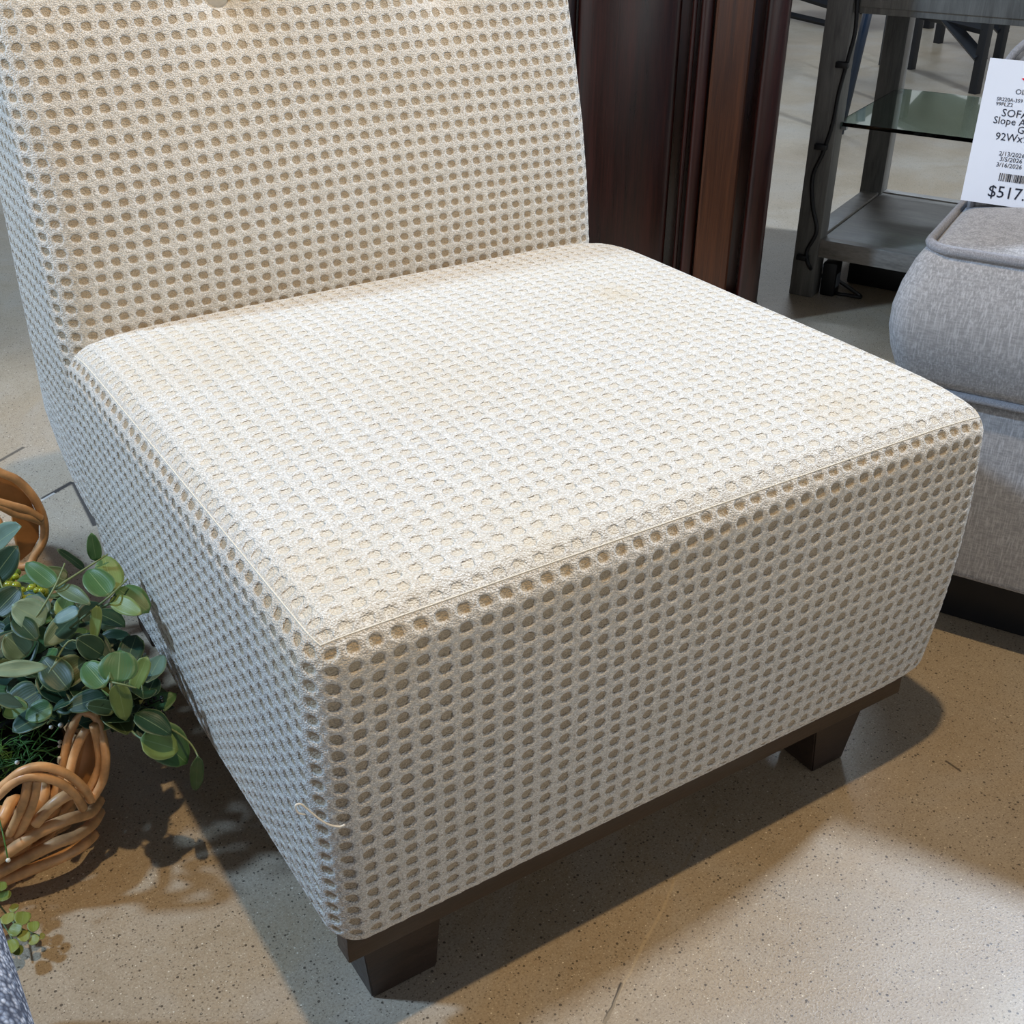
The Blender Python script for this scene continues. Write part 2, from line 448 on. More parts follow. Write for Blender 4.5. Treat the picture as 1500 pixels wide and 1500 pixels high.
def honey_block(name, box, r, parent, deform, hole_fade, step=0.002, seam_top=True, depth={}, flat=None):
    """A rounded upholstered block whose weave is real relief; box = x0 x1 y0 y1 z0 z1."""
    x0, x1, y0, y1, z0, z1 = box
    lo = np.array([x0, y0, z0]); hi = np.array([x1, y1, z1])
    xs, ys, zs = (grid_axis(box[2 * i], box[2 * i + 1], r, step, step * .9) for i in range(3))
    P = []; UV = []; FD = []; F = []; W = []; DP = []
    base = 0
    def arc(q, i):
        c_ = np.clip(q, lo[i] + r, hi[i] - r); return c_ + r * np.arctan((q - c_) / r)
    ax0, ax1 = arc(lo[0], 0), arc(hi[0], 0); ay0 = arc(lo[1], 1); az1 = arc(hi[2], 2)
    for kind in ('front', 'left', 'right', 'top', 'back', 'bottom'):
        if kind in ('front', 'back'):
            A, B = np.meshgrid(xs, zs); Y = np.full_like(A, y0 if kind == 'front' else y1)
            p = np.stack([A, Y, B], -1); uv = (arc(A, 0) - ax0, arc(B, 2) - az1) if kind == 'front' else (A * -1, B - z1)
            ccw = kind == 'front'
        elif kind in ('left', 'right'):
            A, B = np.meshgrid(ys, zs); X = np.full_like(A, x0 if kind == 'left' else x1)
            p = np.stack([X, A, B], -1); uv = (-(arc(A, 1) - ay0), arc(B, 2) - az1) if kind == 'left' else ((ax1 - ax0) + arc(A, 1) - ay0, arc(B, 2) - az1)
            ccw = kind == 'right'
        else:
            A, B = np.meshgrid(xs, ys); Z = np.full_like(A, z1 if kind == 'top' else z0)
            p = np.stack([A, B, Z], -1); uv = (arc(A, 0) - ax0, arc(B, 1) - ay0)
            ccw = kind == 'top'
        h, w = A.shape
        idx = np.arange(h * w).reshape(h, w) + base
        q = np.stack([idx[:-1, :-1], idx[:-1, 1:], idx[1:, 1:], idx[1:, :-1]], -1).reshape(-1, 4)
        if not ccw: q = q[:, ::-1]
        base += h * w
        P.append(p.reshape(-1, 3)); F.append(q)
        u, v = warp(uv[0].ravel(), uv[1].ravel())
        UV.append(np.stack([u, v], -1))
        # distance to the seam that borders the top panel
        if kind == 'top':
            d = np.minimum(np.minimum(A - x0, x1 - A), np.minimum(B - y0, y1 - B))
        elif kind == 'bottom': d = np.zeros_like(A)
        else: d = (z1 - B) if seam_top else np.full_like(A, 1.0)
        if kind == 'bottom' or kind == 'back': d = d * 0
        FD.append(np.clip((d.ravel() - 0.0045) / 0.004, 0, 1))
        W.append(np.full(h * w, hole_fade.get(kind, 0.0)))
        DP.append(np.full(h * w, depth.get(kind, 0.0024)))
    P = np.concatenate(P); UV = np.concatenate(UV); FD = np.concatenate(FD); F = np.concatenate(F); W = np.concatenate(W); DP = np.concatenate(DP)
    c = np.clip(P, lo + r, hi - r); d = P - c
    n = d / np.maximum(np.linalg.norm(d, axis=1, keepdims=True), 1e-9)
    Q = c + r * n
    fu = (UV[:, 0] % 1) - .5; fv = (UV[:, 1] % 1) - .5
    au = fu * PU / HA; av = fv * PV / HB
    e = np.sqrt(au ** 2 + av ** 2)
    t = np.clip((1.25 - e) / 0.6, 0, 1); hole = t * t * (3 - 2 * t)
    lip = np.exp(-((e - 1.45) / 0.28) ** 2)
    if flat is not None: FD = FD * flat(Q)
    disp = FD * (-DP * hole + 0.0006 * lip * DP / .0020)
    Q = Q + n * disp[:, None]
    Q = deform(Q)
    # weld the borders of the six panels
    key = np.round(P * 1e6).astype(np.int64)
    _, first, inv = np.unique(key, axis=0, return_index=True, return_inverse=True)
    inv = inv.ravel()
    verts = Q[first]; faces = inv[F]
    me = bpy.data.meshes.new(name)
    me.vertices.add(len(verts)); me.vertices.foreach_set('co', verts.ravel().astype(np.float32))
    nf = len(faces)
    me.loops.add(nf * 4); me.loops.foreach_set('vertex_index', faces.ravel().astype(np.int32))
    me.polygons.add(nf); me.polygons.foreach_set('loop_start', np.arange(0, nf * 4, 4, dtype=np.int32))
    me.polygons.foreach_set('loop_total', np.full(nf, 4, dtype=np.int32))
    ul = me.uv_layers.new(name='UVMap'); ul.data.foreach_set('uv', UV[F.ravel()].ravel().astype(np.float32))
    ap_ = me.attributes.new('plain', 'FLOAT', 'CORNER'); ap_.data.foreach_set('value', (1 - FD)[F.ravel()].astype(np.float32))
    at_ = me.attributes.new('hole_fade', 'FLOAT', 'CORNER'); at_.data.foreach_set('value', W[F.ravel()].astype(np.float32))
    me.update(calc_edges=True); me.validate()
    return link_mesh(name, me, FAB, parent)

W_, D_ = 0.713, 0.632          # seat
ZB, ZT = 0.110, 0.431
RS = 0.030
chair = thing('slipper_chair', 'large armless cream chair in honeycomb-textured fabric on a dark wooden base', 'chair')

def sm(x): return x * x * (3 - 2 * x)
def seat_deform(Q):
    Q = Q.copy()
    x = Q[:, 0] / W_; y = Q[:, 1] / D_; z = (Q[:, 2] - ZB) / (ZT - ZB)
    xc = np.clip(x, 0, 1); yc = np.clip(y, 0, 1)
    cr = (1 - (2 * xc - 1) ** 4) * (1 - (2 * yc - 1) ** 4)
    Q[:, 2] += 0.014 * cr * np.clip(z, 0, 1) ** 3
    for qx in (0.0, W_):                      # rear corners of the seat are rounded over
        dd = np.sqrt((Q[:, 0] - qx) ** 2 + (Q[:, 1] - D_) ** 2)
        Q[:, 2] -= 0.010 * np.exp(-(dd / 0.045) ** 2) * np.clip(z, 0, 1) ** 2
    dd = np.sqrt((Q[:, 0] - W_) ** 2 + Q[:, 1] ** 2)   # front right corner is worn rounder
    wr = np.exp(-(dd / 0.05) ** 2)
    Q[:, 2] -= 0.006 * wr * np.clip(z, 0, 1) ** 2; Q[:, 0] -= 0.003 * wr; Q[:, 1] += 0.004 * wr
    low = np.clip(1 - z, 0, 1)
    # sides draw in slightly towards the underside
    Q[:, 0] += np.where(xc < .5, 0.003, 0.014) * low ** 2 * (1 - 2 * xc)
    Q[:, 1] += 0.004 * low ** 2 * (1 - yc)
    # the underside rises towards the back, as seen along the left
    Q[:, 2] += 0.03 * sm(np.clip((Q[:, 1] - .25) / .4, 0, 1)) * low
    # slight belly of the boxing
    bel = np.sin(np.pi * np.clip(z, 0, 1))
    Q[:, 0] += 0.006 * bel * (2 * xc - 1)
    Q[:, 1] -= 0.005 * bel * (1 - yc) ** 4
    return Q
seat = honey_block('seat', (0, W_, 0, D_, ZB, ZT), RS, chair, seat_deform, dict(top=0.80, bottom=1, back=.5), depth=dict(top=.0009, left=.0016, front=.0020))

# seam cord round the top panel of the seat
def on_seat(x, y, z):
    q = np.array([[x, y, z]], float)
    lo = np.array([0, 0, ZB]) + RS; hi = np.array([W_, D_, ZT]) - RS
    c = np.clip(q, lo, hi); d = q - c; n = d / np.linalg.norm(d)
    return V(seat_deform(c + (RS + .0001) * n)[0])
pts = []
N = 70
for i in range(N): pts.append(on_seat(0, D_ * (1 - i / N), ZT))
for i in range(N): pts.append(on_seat(W_ * i / N, 0, ZT))
for i in range(N + 1): pts.append(on_seat(W_, D_ * i / N, ZT))
bm = bmesh.new(); tube(bm, pts, 0.0006, 6)
obj('seam_cord', bm, SEAM, chair, True)

# backrest: its own block, leaning back, rounded up underneath at the rear
BT = 0.87
BD0, BD1 = 0.612, 0.825
BZ = 0.165
bp_ = hit(323, -5, (0, .686, 0), (0, 1, 0))
btn_pts = [(bp_.x, bp_.z), (bp_.x + .26, bp_.z)]
def lean(z):
    return np.interp(z, [0, .40, .50, .57, .65, .72, .87], [0, 0, .012, .025, .045, .066, .12])
def back_deform(Q):
    Q = Q.copy()
    y = (Q[:, 1] - BD0) / (BD1 - BD0); z = Q[:, 2].copy(); x = Q[:, 0]
    h = np.clip((z - BZ) / (0.20), 0, 1)
    yc = np.clip(y, 0, 1)
    rise = 0.02 + 0.03 * yc + 0.105 * np.clip((yc - .2) / .8, 0, 1) ** 2.4
    Q[:, 2] = z + rise * (1 - h) ** 1.5
    zz = Q[:, 2]
    ln_f = lean(zz); ln_b = lean(zz) * 0.45
    Q[:, 1] += ln_f * (1 - yc) + ln_b * yc
    # cushion fullness and tufts on the front
    front = np.clip(1 - y * 6, 0, 1)
    full = (1 - (2 * np.clip(x / .69, 0, 1) - 1) ** 6)
    Q[:, 1] -= 0.008 * full * front * np.clip((zz - .43) / .12, 0, 1)
    for bx_, bz_ in btn_pts:
        dd = np.sqrt((x - bx_) ** 2 + (zz - bz_) ** 2)
        Q[:, 1] += 0.030 * np.exp(-(dd / 0.035) ** 1.3) * front
    # the upper part narrows a little
    tap = np.clip((zz - .43) / .44, 0, 1)
    Q[:, 0] += 0.008 * tap * (1 - 2 * x / .69)
    return Q
back = honey_block('backrest', (0.0, 0.69, BD0, BD1, BZ, BT), 0.034, chair, back_deform, dict(), seam_top=False, depth=dict(front=.0010, left=.0016))
for bx_, bz_ in btn_pts:
    bm = bmesh.new()
    bmesh.ops.create_uvsphere(bm, u_segments=24, v_segments=12, radius=1)
    yb = BD0 + float(lean(bz_)) - .008 + .022
    for v in bm.verts:
        v.co = V((bx_ + v.co.x * .0135, yb + v.co.y * .0055, bz_ + v.co.z * .0135))
    obj('button', bm, BTN, chair, True)

# dark wooden base: rail frame and four tapered legs
bm = bmesh.new()
bx(bm, .014, .672, .018, .040, .090, .136, .0015)
bx(bm, .034, .652, .680, .702, .115, .185, .0015)
bx(bm, .034, .056, .0405, .6795, .090, .136, .0015)
bx(bm, .630, .652, .0405, .6795, .090, .136, .0015)
obj('base_rail', bm, ESP, chair, auto=30)
def leg(xo, xi, xob, y0, y1):
    bm = bmesh.new()
    poly = [(xo, .118), (xi, .118), (xi + (.004 if xi > xo else -.004), .087), (xi - (.004 if xi > xo else -.004), .0), (xob, .0), (xo, .087)]
    a = [bm.verts.new((x, y0, z)) for x, z in poly]; b = [bm.verts.new((x, y1, z)) for x, z in poly]
    bm.faces.new(a); bm.faces.new(b[::-1])
    for i in range(6): bm.faces.new((a[i], b[i], b[(i + 1) % 6], a[(i + 1) % 6]))
    bmesh.ops.bevel(bm, geom=bm.edges[:], offset=.0015, segments=2, affect='EDGES')
    obj('leg', bm, ESP, chair, auto=30)
leg(.036, .112, .043, .042, .092)
leg(.655, .578, .628, .042, .092)
leg(.036, .105, .043, .650, .700)
leg(.655, .585, .628, .650, .700)

# pulled thread on the front left corner
tp = [hit(*q, (0, -.0035, 0), (.25, 1, 0)) for q in ((447, 1193), (436, 1190), (433, 1180), (441, 1178), (452, 1187), (468, 1200), (482, 1208), (497, 1211), (505, 1208))]
bm = bmesh.new(); tube(bm, catmull(tp, 5), 0.0008, 6)
obj('loose_thread', bm, THREAD, chair, True)

# ------------------------------------------------------------------ sofa on the right
SU, SV = V((.4552, -.8904, 0)), V((.8904, .4552, 0))
ROT_S = math.atan2(SU.y, SU.x)
sofa = thing('sofa', 'grey chenille sofa end with a piped cushion, at the right behind the cream chair', 'sofa', (.885, .127, 0), ROT_S)

def puffy(name, box, r, parent, m, crown=0.0, belly=0.0, step=.012, seg=5, bellyz=None):
    bm = bmesh.new()
    x0, x1, y0, y1, z0, z1 = box
    lo = np.array([x0, y0, z0]) + r; hi = np.array([x1, y1, z1]) - r
    def ax(a, b):
        k = max(2, int((b - a - 2 * r) / step)); return np.unique(np.round(np.concatenate([a + np.linspace(0, r, seg + 1), np.linspace(a + r, b - r, k + 1), b - np.linspace(0, r, seg + 1)]), 6))
    X, Y, Z = ax(x0, x1), ax(y0, y1), ax(z0, z1)
    cache = {}
    def vert(p):
        k = tuple(round(c, 5) for c in p)
        if k not in cache:
            q = np.array(p); c = np.clip(q, lo, hi); d = q - c; q = c + d / max(1e-9, np.linalg.norm(d)) * r
            fx = min(1, max(0, (q[0] - x0) / (x1 - x0))); fy = min(1, max(0, (q[1] - y0) / (y1 - y0))); fz = min(1, max(0, (q[2] - z0) / (z1 - z0)))
            sgnz = 1 if fz > .5 else -1
            q[2] += sgnz * crown * (1 - (2 * fx - 1) ** 6) * (1 - (2 * fy - 1) ** 4) * abs(2 * fz - 1) ** 2
            b = belly * math.sin(math.pi * fz)
            q[0] += b * (2 * fx - 1) ** 9; q[1] += b * (2 * fy - 1) ** 7
            cache[k] = bm.verts.new(q)
        return cache[k]
    def sheet(A, B, f, flip):
        for i in range(len(A) - 1):
            for j in range(len(B) - 1):
                vs = [vert(f(A[i], B[j])), vert(f(A[i + 1], B[j])), vert(f(A[i + 1], B[j + 1])), vert(f(A[i], B[j + 1]))]
                if flip: vs.reverse()
                try: bm.faces.new(vs)
                except ValueError: pass
    sheet(X, Y, lambda a, b: (a, b, z1), False); sheet(X, Y, lambda a, b: (a, b, z0), True)
    sheet(X, Z, lambda a, b: (a, y0, b), False); sheet(X, Z, lambda a, b: (a, y1, b), True)
    sheet(Y, Z, lambda a, b: (x0, a, b), True); sheet(Y, Z, lambda a, b: (x1, a, b), False)
    return obj(name, bm, m, parent, True)

puffy('base', (-.10, 1.70, .006, .90, .098, .332), .014, sofa, SOFA, step=.05)
# seat cushion: T shaped front lobe plus body
cush = puffy('seat_cushion', (-.105, .78, .0, .86, .336, .505), .022, sofa, SOFA, crown=.028, belly=.024, step=.022)
puffy('seat_cushion', (.795, 1.69, .0, .86, .336, .505), .022, sofa, SOFA, crown=.028, belly=.024, step=.03)
def ring(x0, x1, y0, y1, z, rc, n=8):
    o = []
    for cx, cy, a0 in ((x1 - rc, y0 + rc, -90), (x1 - rc, y1 - rc, 0), (x0 + rc, y1 - rc, 90), (x0 + rc, y0 + rc, 180)):
        for k in range(n + 1):
            a = math.radians(a0 + 90 * k / n); o.append(V((cx + rc * math.cos(a), cy + rc * math.sin(a), z)))
    return o
for z_, rr in ((.502, .0058), (.339, .0052)):
    bm = bmesh.new(); tube(bm, ring(-.104, .779, .000, .859, z_, .03), rr, 8, closed=True); obj('piping', bm, SOFAP, cush, True)
# arm standing behind the lobe of the cushion, back along the rear
bm = bmesh.new()
prof = [(-.090, .50), (-.090, .63), (-.086, .662), (-.074, .688), (-.050, .706), (-.02, .712), (.02, .706), (.04, .68), (.045, .64), (.045, .50)]
prof = [(p.x, p.y) for p in catmull([(a, b, 0) for a, b in prof], 4)]
a = [bm.verts.new((x, .165, z)) for x, z in prof]; b = [bm.verts.new((x, .88, z + .04)) for x, z in prof]
bm.faces.new(a); bm.faces.new(b[::-1])
for i in range(len(prof)): bm.faces.new((a[i], b[i], b[(i + 1) % len(prof)], a[(i + 1) % len(prof)]))
arm = obj('arm', bm, SOFA, sofa, auto=40)
bm = bmesh.new(); tube(bm, [(x, .164, z) for x, z in prof[:-1]], .0045, 8); obj('piping', bm, SOFAP, arm, True)
puffy('back', (-.10, 1.70, .70, .93, .33, .90), .05, sofa, SOFA, step=.06)
bm = bmesh.new(); bx(bm, -.07, 1.66, .075, .85, 0, .0975, .004); obj('plinth', bm, BLK, sofa, auto=30)
for lx in (-.07, 1.6):
    for ly in (.86,):
        bm = bmesh.new(); bx(bm, lx, lx + .05, ly, ly + .05, 0, .099, .003); obj('leg', bm, BLK, sofa, auto=30)

# price tag standing on the cushion against the arm
TV = 0.150
tagT = thing('price_tag', 'white card price tag with black print standing on the grey sofa cushion', 'price tag', tuple(V((.885, .127, .519)) + SU * (-.101) + SV * TV), ROT_S)
tagT.rotation_euler = (math.radians(-3), 0, ROT_S)
bm = bmesh.new(); bx(bm, 0, .112, 0, .0009, 0, .158, 0)
for v in bm.verts: v.co.y += 0.0
card = obj('card', bm, PAPER, tagT)
def text(s, x, z, size, m=INK, name='lettering', sx=1.0, align='LEFT', parent=None):
    cu = bpy.data.curves.new(name, 'FONT'); cu.body = s; cu.size = size; cu.align_x = align; cu.extrude = 0.00008; cu.resolution_u = 2
    t = bpy.data.objects.new('t', cu); COL.objects.link(t)
    bpy.context.view_layer.update()
    me = bpy.data.meshes.new_from_object(t.evaluated_get(bpy.context.evaluated_depsgraph_get()))
    bpy.data.objects.remove(t)
    o = link_mesh(name, me, m, parent or card, False)
    o.rotation_euler = (math.radians(90), 0, 0)
    o.location = (x, -.0003, z); o.scale = (sx, 1, 1)
    return o
def tagpos(px, py):
    p = hit(px, py, V((.885, .127, 0)) + SV * TV, SV) - V((.885, .127, .519)) - SU * (-.101)
    return p.dot(SU), p.z
for s, px, py, size, sxx in (('Olivi', 1485, 139, .0080, 1.05), ('SR220A-359', 1458, 148, .0056, 1.0), ('99PLZ2', 1457, 155, .0056, 1.05),
                        ('SOFA', 1465, 171, .0118, 1.02), ('Slope A', 1453, 181, .0112, 1.0), ('G', 1488, 196, .0112, 1.0), ('92Wx9', 1456, 205, .0118, 1.0),
                        ('2/13/2026', 1462, 228, .0070, 1.0), ('3/5/2026', 1463, 236, .0070, 1.0), ('3/16/2026', 1458, 244, .0070, 1.0), ('$517.', 1445, 287, .0190, .98)):
    x, z = tagpos(px, py); text(s, x, z, size, sx=sxx)
x, z = tagpos(1462, 265)
bm = bmesh.new(); q = x; random.seed(5)
while q < .105:
    w = random.choice((.0005, .0005, .001, .0015)); bx(bm, q, q + w, -.0004, -.0001, z, z + .0088); q += w + random.choice((.0006, .0006, .0012))
obj('barcode', bm, INK, card)
x, z = tagpos(1494, 119)
bm = bmesh.new(); poly = [(x, z + .002), (x + .006, z + .0035), (x + .016, z + .0045), (x + .02, z + .001), (x + .014, z - .001), (x + .004, z - .0005)]
vs = [bm.verts.new((a_, -.0004, b_)) for a_, b_ in poly]; bm.faces.new(vs); vs2 = bmesh.ops.extrude_face_region(bm, geom=bm.faces[:])
for g in vs2['geom']:
    if isinstance(g, bmesh.types.BMVert): g.co.y += .0003
obj('printed_mark', bm, RED, card)

# ------------------------------------------------------------------ grey table with glass shelf
TU = V((.43, -.903, 0)).normalized(); TVd = V((-TU.y, TU.x, 0))
ROT_T = math.atan2(TU.y, TU.x)
T0 = at(1155, 430, 0)
LW, TL, TD = .053, .62, .50
tab = thing('side_table', 'grey wooden table with a drawer, glass middle shelf and low wooden shelf, behind the sofa', 'table', tuple(T0), ROT_T)
for x in (0, TL - LW):
    for y in (0, TD - LW):
        bm = bmesh.new(); bx(bm, x, x + LW, y, y + LW, 0, .74, .0025); obj('leg', bm, GRW, tab, auto=30)
bm = bmesh.new(); bx(bm, -.02, TL + .02, -.02, TD + .02, .74, .765, .003); obj('table_top', bm, GRW, tab, auto=30)
bm = bmesh.new()
bx(bm, LW, TL - LW, .006, .026, .585, .74, .001); bx(bm, LW, TL - LW, TD - .03, TD - .01, .585, .74, .001)
bx(bm, .010, .030, LW, TD - LW, .585, .74, .001); bx(bm, TL - .03, TL - .01, LW, TD - LW, .585, .74, .001)
obj('apron', bm, GRW, tab, auto=30)
bm = bmesh.new(); bx(bm, LW + .012, TL - LW - .012, .002, .009, .597, .728, .002); dr = obj('drawer', bm, GRW, tab, auto=30)
bm = bmesh.new(); bmesh.ops.create_uvsphere(bm, u_segments=16, v_segments=10, radius=.012)
for v in bm.verts: v.co += V((TL / 2, -.012, .66))
obj('knob', bm, BLK, dr, True)
bm = bmesh.new()
bx(bm, LW, TL - LW, .004, .030, .092, .131, .0015); bx(bm, LW, TL - LW, TD - .034, TD - .006, .092, .131, .0015)
bx(bm, .006, LW - .006, LW, TD - LW, .092, .131, .001); bx(bm, TL - LW + .006, TL - .006, LW, TD - LW, .092, .131, .001)
bx(bm, LW - .003, TL - LW + .003, .030, TD - .034, .104, .127, .001)
obj('lower_shelf', bm, GRW2, tab, auto=30)
bm = bmesh.new(); bx(bm, LW - .008, TL - LW + .008, .030, TD - .03, .364, .372, .001, 1); obj('glass_shelf', bm, GLASS, tab)
STL = mat_plain('steel', lin(170, 175, 180), .3, metallic=1.0)
for x in (LW, TL - LW - .012):
    for y in (.034, TD - .05):
        bm = bmesh.new(); bx(bm, x, x + .012, y, y + .012, .356, .3635, .001); obj('shelf_bracket', bm, STL, tab)

def onleg(px, py, off=.004): return hit(px, py, T0 - TVd * off, TVd)
cord_px = [(524, -60), (520, 0), (510, 150), (480, 270), (430, 450), (400, 600), (350, 750), (302, 860), (300, 1000), (320, 1130), (272, 1230), (290, 1310)]
cp = [onleg(1100 + a_ * .3, b_ * .3) for a_, b_ in cord_px]
cp += [at(1100 + a_ * .3, b_ * .3, .006) for a_, b_ in ((345, 1345), (410, 1425), (470, 1440), (535, 1450), (500, 1420), (400, 1350), (350, 1300), (420, 1290))]
bm = bmesh.new(); tube(bm, catmull(cp, 6), .0042, 8)
cord = obj('cable', bm, RUB, None, True)
tag(cord, 'thin black cable clipped to the front leg of the grey table', 'cable')
for a_, b_ in ((450, 317), (345, 717), (255, 1257)):
    p = onleg(1100 + a_ * .3, b_ * .3, .005); bm = bmesh.new()
    bx(bm, -.014, .012, -.008, .006, -.006, .006, .002, mat=Matrix.Translation(p) @ Matrix.Rotation(ROT_T, 4, 'Z')); obj('cord_clip', bm, RUB, cord, auto=30)
p = at(1196, 414, 0)
ps = thing('power_adapter', 'black power adapter standing behind the front leg of the grey table', 'adapter', tuple(T0 + TU * .075 + TVd * .05), ROT_T)
bm = bmesh.new(); bx(bm, -.016, .016, -.02, .02, 0, .075, .004); obj('body', bm, RUB, ps, auto=30)
bm = bmesh.new(); bx(bm, .016, .0175, -.012, .012, .02, .05, .0005); obj('rating_plate', bm, mat_plain('grey_print', lin(120, 124, 130), .5), ps)
bxs = thing('storage_box', 'black low box under the lower shelf of the grey table', 'box', tuple(T0 + TU * .32 + TVd * .30), ROT_T)
bm = bmesh.new(); bx(bm, -.235, .22, -.16, .12, 0, .068, .006); obj('body', bm, RUB, bxs, auto=30)
bm = bmesh.new(); bx(bm, -.24, .225, -.165, .125, .0685, .080, .004); obj('lid', bm, RUB, bxs, auto=30)

# ------------------------------------------------------------------ mahogany cabinet
CUx = V((.80, -.60, 0)); CVx = V((.60, .80, 0)); ROT_C = math.atan2(CUx.y, CUx.x)
C0 = at(1106, 478, 0)                       # front right foot
CW = .95
cab = thing('cabinet', 'tall glossy dark mahogany cabinet with fluted pilaster, behind the cream chair', 'cabinet', tuple(C0), ROT_C)
def cx(px, py=150):                          # along the front (negative = left), from a pixel of the photograph
    return (hit(px, py, C0, CVx) - C0).dot(CUx)
H0, H1 = .05, 1.35
def s_of(px, py=170): return cx(px, py)
bm = bmesh.new(); bx(bm, -CW, -.004, .03, .50, H0, H1, .004); obj('carcass', bm, MAH, cab, auto=30)
bm = bmesh.new(); bx(bm, -CW - .005, .002, -.004, .505, 0, H0, .004); obj('plinth', bm, MAH, cab, auto=30)
bm = bmesh.new(); bx(bm, -CW - .02, .02, -.03, .52, H1, H1 + .03, .008); obj('top', bm, MAH, cab, auto=30)
def board(name, prof, m, z0=H0, z1=H1):
    """vertical moulding: prof = (x, y) outline on the front, closed to the carcass"""
    bm = bmesh.new(); prism(bm, prof, z0, z1); return obj(name, bm, m, cab, auto=35)
def rounded(xa, xb, y, d, n=14):
    o = [(xa, .031)]
    for k in range(n + 1):
        a_ = math.pi * k / n; o.append(((xa + xb) / 2 - (xb - xa) / 2 * math.cos(a_), y - d * math.sin(a_) ** .7))
    o.append((xb, .031)); return o
e = [s_of(p) for p in (842, 988, 1001, 1013, 1036, 1090, 1105, 1152)]
board('stile', rounded(e[6] + .004, -.001, .012, .014), MAH)
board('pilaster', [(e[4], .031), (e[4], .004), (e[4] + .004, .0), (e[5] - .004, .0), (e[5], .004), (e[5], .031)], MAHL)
board('bead', rounded(e[3] + .003, e[4] - .003, .016, .010), MAH)
board('bead', rounded(e[2] + .002, e[3] - .004, .018, .010), MAH)
board('door', rounded(e[0], e[1], .014, .030, 20), MAH)
board('stile', rounded(e[0] - .06, e[0] - .004, .012, .012), MAH)
board('door', rounded(-CW + .06, e[0] - .07, .014, .020, 20), MAH)

# ------------------------------------------------------------------ black metal furniture far behind
FP = V((3.885, 2.455, 0))
FUd = V((.40, -.9165, 0)); FVd = V((.9165, .40, 0))
ROT_F = math.atan2(FUd.y, FUd.x)
def far_frame(name, label, cat, loc, w, d, h, rail_z, diag=True, group=None):
    t = thing(name, label, cat, tuple(loc), ROT_F)
    r = .019
    for x in (0, w):
        for y in (0, d):
            bm = bmesh.new(); bx(bm, x - r, x + r, y - r, y + r, 0, h, .002); obj('leg', bm, BLK, t, auto=30)
    for a_, b_ in (((0, 0), (w, 0)), ((0, d), (w, d)), ((0, 0), (0, d)), ((w, 0), (w, d))):
        bm = bmesh.new(); tube(bm, [(a_[0], a_[1], rail_z), (b_[0], b_[1], rail_z)], .019, 4); obj('stretcher', bm, BLK, t, auto=30)
    if diag:
        bm = bmesh.new(); tube(bm, [(w, 0, rail_z - .09), (0, d, rail_z + .10)], .026, 4); obj('brace', bm, BLK, t, auto=30)
    bm = bmesh.new(); bx(bm, -.04, w + .04, -.04, d + .04, h, h + .03, .004); obj('seat' if h < .7 else 'table_top', bm, BLK, t, auto=30)
    return t
def frame(name, label, cat, root, legs, h, r, bars, top=True):
    t = thing(name, label, cat, tuple(root)); o = V(root)
    for p in legs:
        bm = bmesh.new(); bx(bm, p.x - o.x - r, p.x - o.x + r, p.y - o.y - r, p.y - o.y + r, 0, h, .002); obj('leg', bm, BLK, t, auto=30)
    for nm, a_, b_, rr in bars:
        bm = bmesh.new(); tube(bm, [a_ - o, b_ - o], rr, 4); obj(nm, bm, BLK, t, auto=30)
    if top:
        c_ = sum((p - o for p in legs), V((0, 0, 0))) / len(legs)
        bm = bmesh.new()
        a_ = [bm.verts.new(c_ + (p - o - c_) * 1.12 + V((0, 0, h))) for p in legs]; b_ = [bm.verts.new(v.co + V((0, 0, .03))) for v in a_]
        bm.faces.new(a_); bm.faces.new(b_[::-1])
        for i in range(4): bm.faces.new((a_[i], b_[i], b_[(i + 1) % 4], a_[(i + 1) % 4]))
        obj('top', bm, BLK, t)
    return t
Z = lambda p, z: V((p.x, p.y, z))
L1 = at(1333, 101, 0); L2 = at(1427, 137, 0); L3 = at(1374, 63, 0); L4 = L2 + (L3 - L1)
frame('bar_table', 'black metal framed table with a diagonal brace, far behind seen through the grey table', 'table', L1, [L1, L2, L4, L3], .95, .017,
      [('stretcher', Z(L1, .225), Z(L2, .235), .022), ('stretcher', Z(L3, .225), Z(L4, .235), .022), ('brace', Z(L2, .13), Z(L1, .31), .03), ('brace', Z(L4, .13), Z(L3, .31), .03)])
A_ = at(1150, 20, .02); B_ = at(1244, 42, .02); F_ = (B_ - A_).normalized(); N_ = V((-F_.y, F_.x, 0)) * .5
if N_.dot(V(CAMP) - A_) > 0: N_ = -N_
frame('metal_bench', 'black metal frame glimpsed between the mahogany cabinet and the grey table', 'bench', Z(A_, 0), [Z(A_, 0), Z(B_, 0), Z(B_ + N_, 0), Z(A_ + N_, 0)], .5, .02,
      [('foot_rail', A_, B_, .016), ('stretcher', Z(A_, .13), Z(B_, .10), .022)])
M1 = at(1229, 196, 0); o_ = V(M1)
st = thing('bar_stool', 'dark metal stool whose slim leg stands behind the left of the glass shelf', 'stool', tuple(M1))
STEEL = mat_plain('blued_steel', lin(24, 40, 58), .3)
feet = [M1, at(1296, 150, 0), at(1292, 95, 0), at(1226, 110, 0)]
for p in feet:
    bm = bmesh.new(); tube(bm, [p - o_, p - o_ + V((0, 0, .70)) + (V((.055, -.036, 0)) if p is M1 else V((0, 0, 0)))], .016, 10); obj('leg', bm, STEEL, st, True)
c_ = sum((p - o_ for p in feet), V((0, 0, 0))) / 4
bm = bmesh.new(); prism(bm, [tuple((c_ + (p - o_ - c_) * 1.1)[:2]) for p in feet], .70, .74); obj('seat', bm, BLK, st, auto=30)

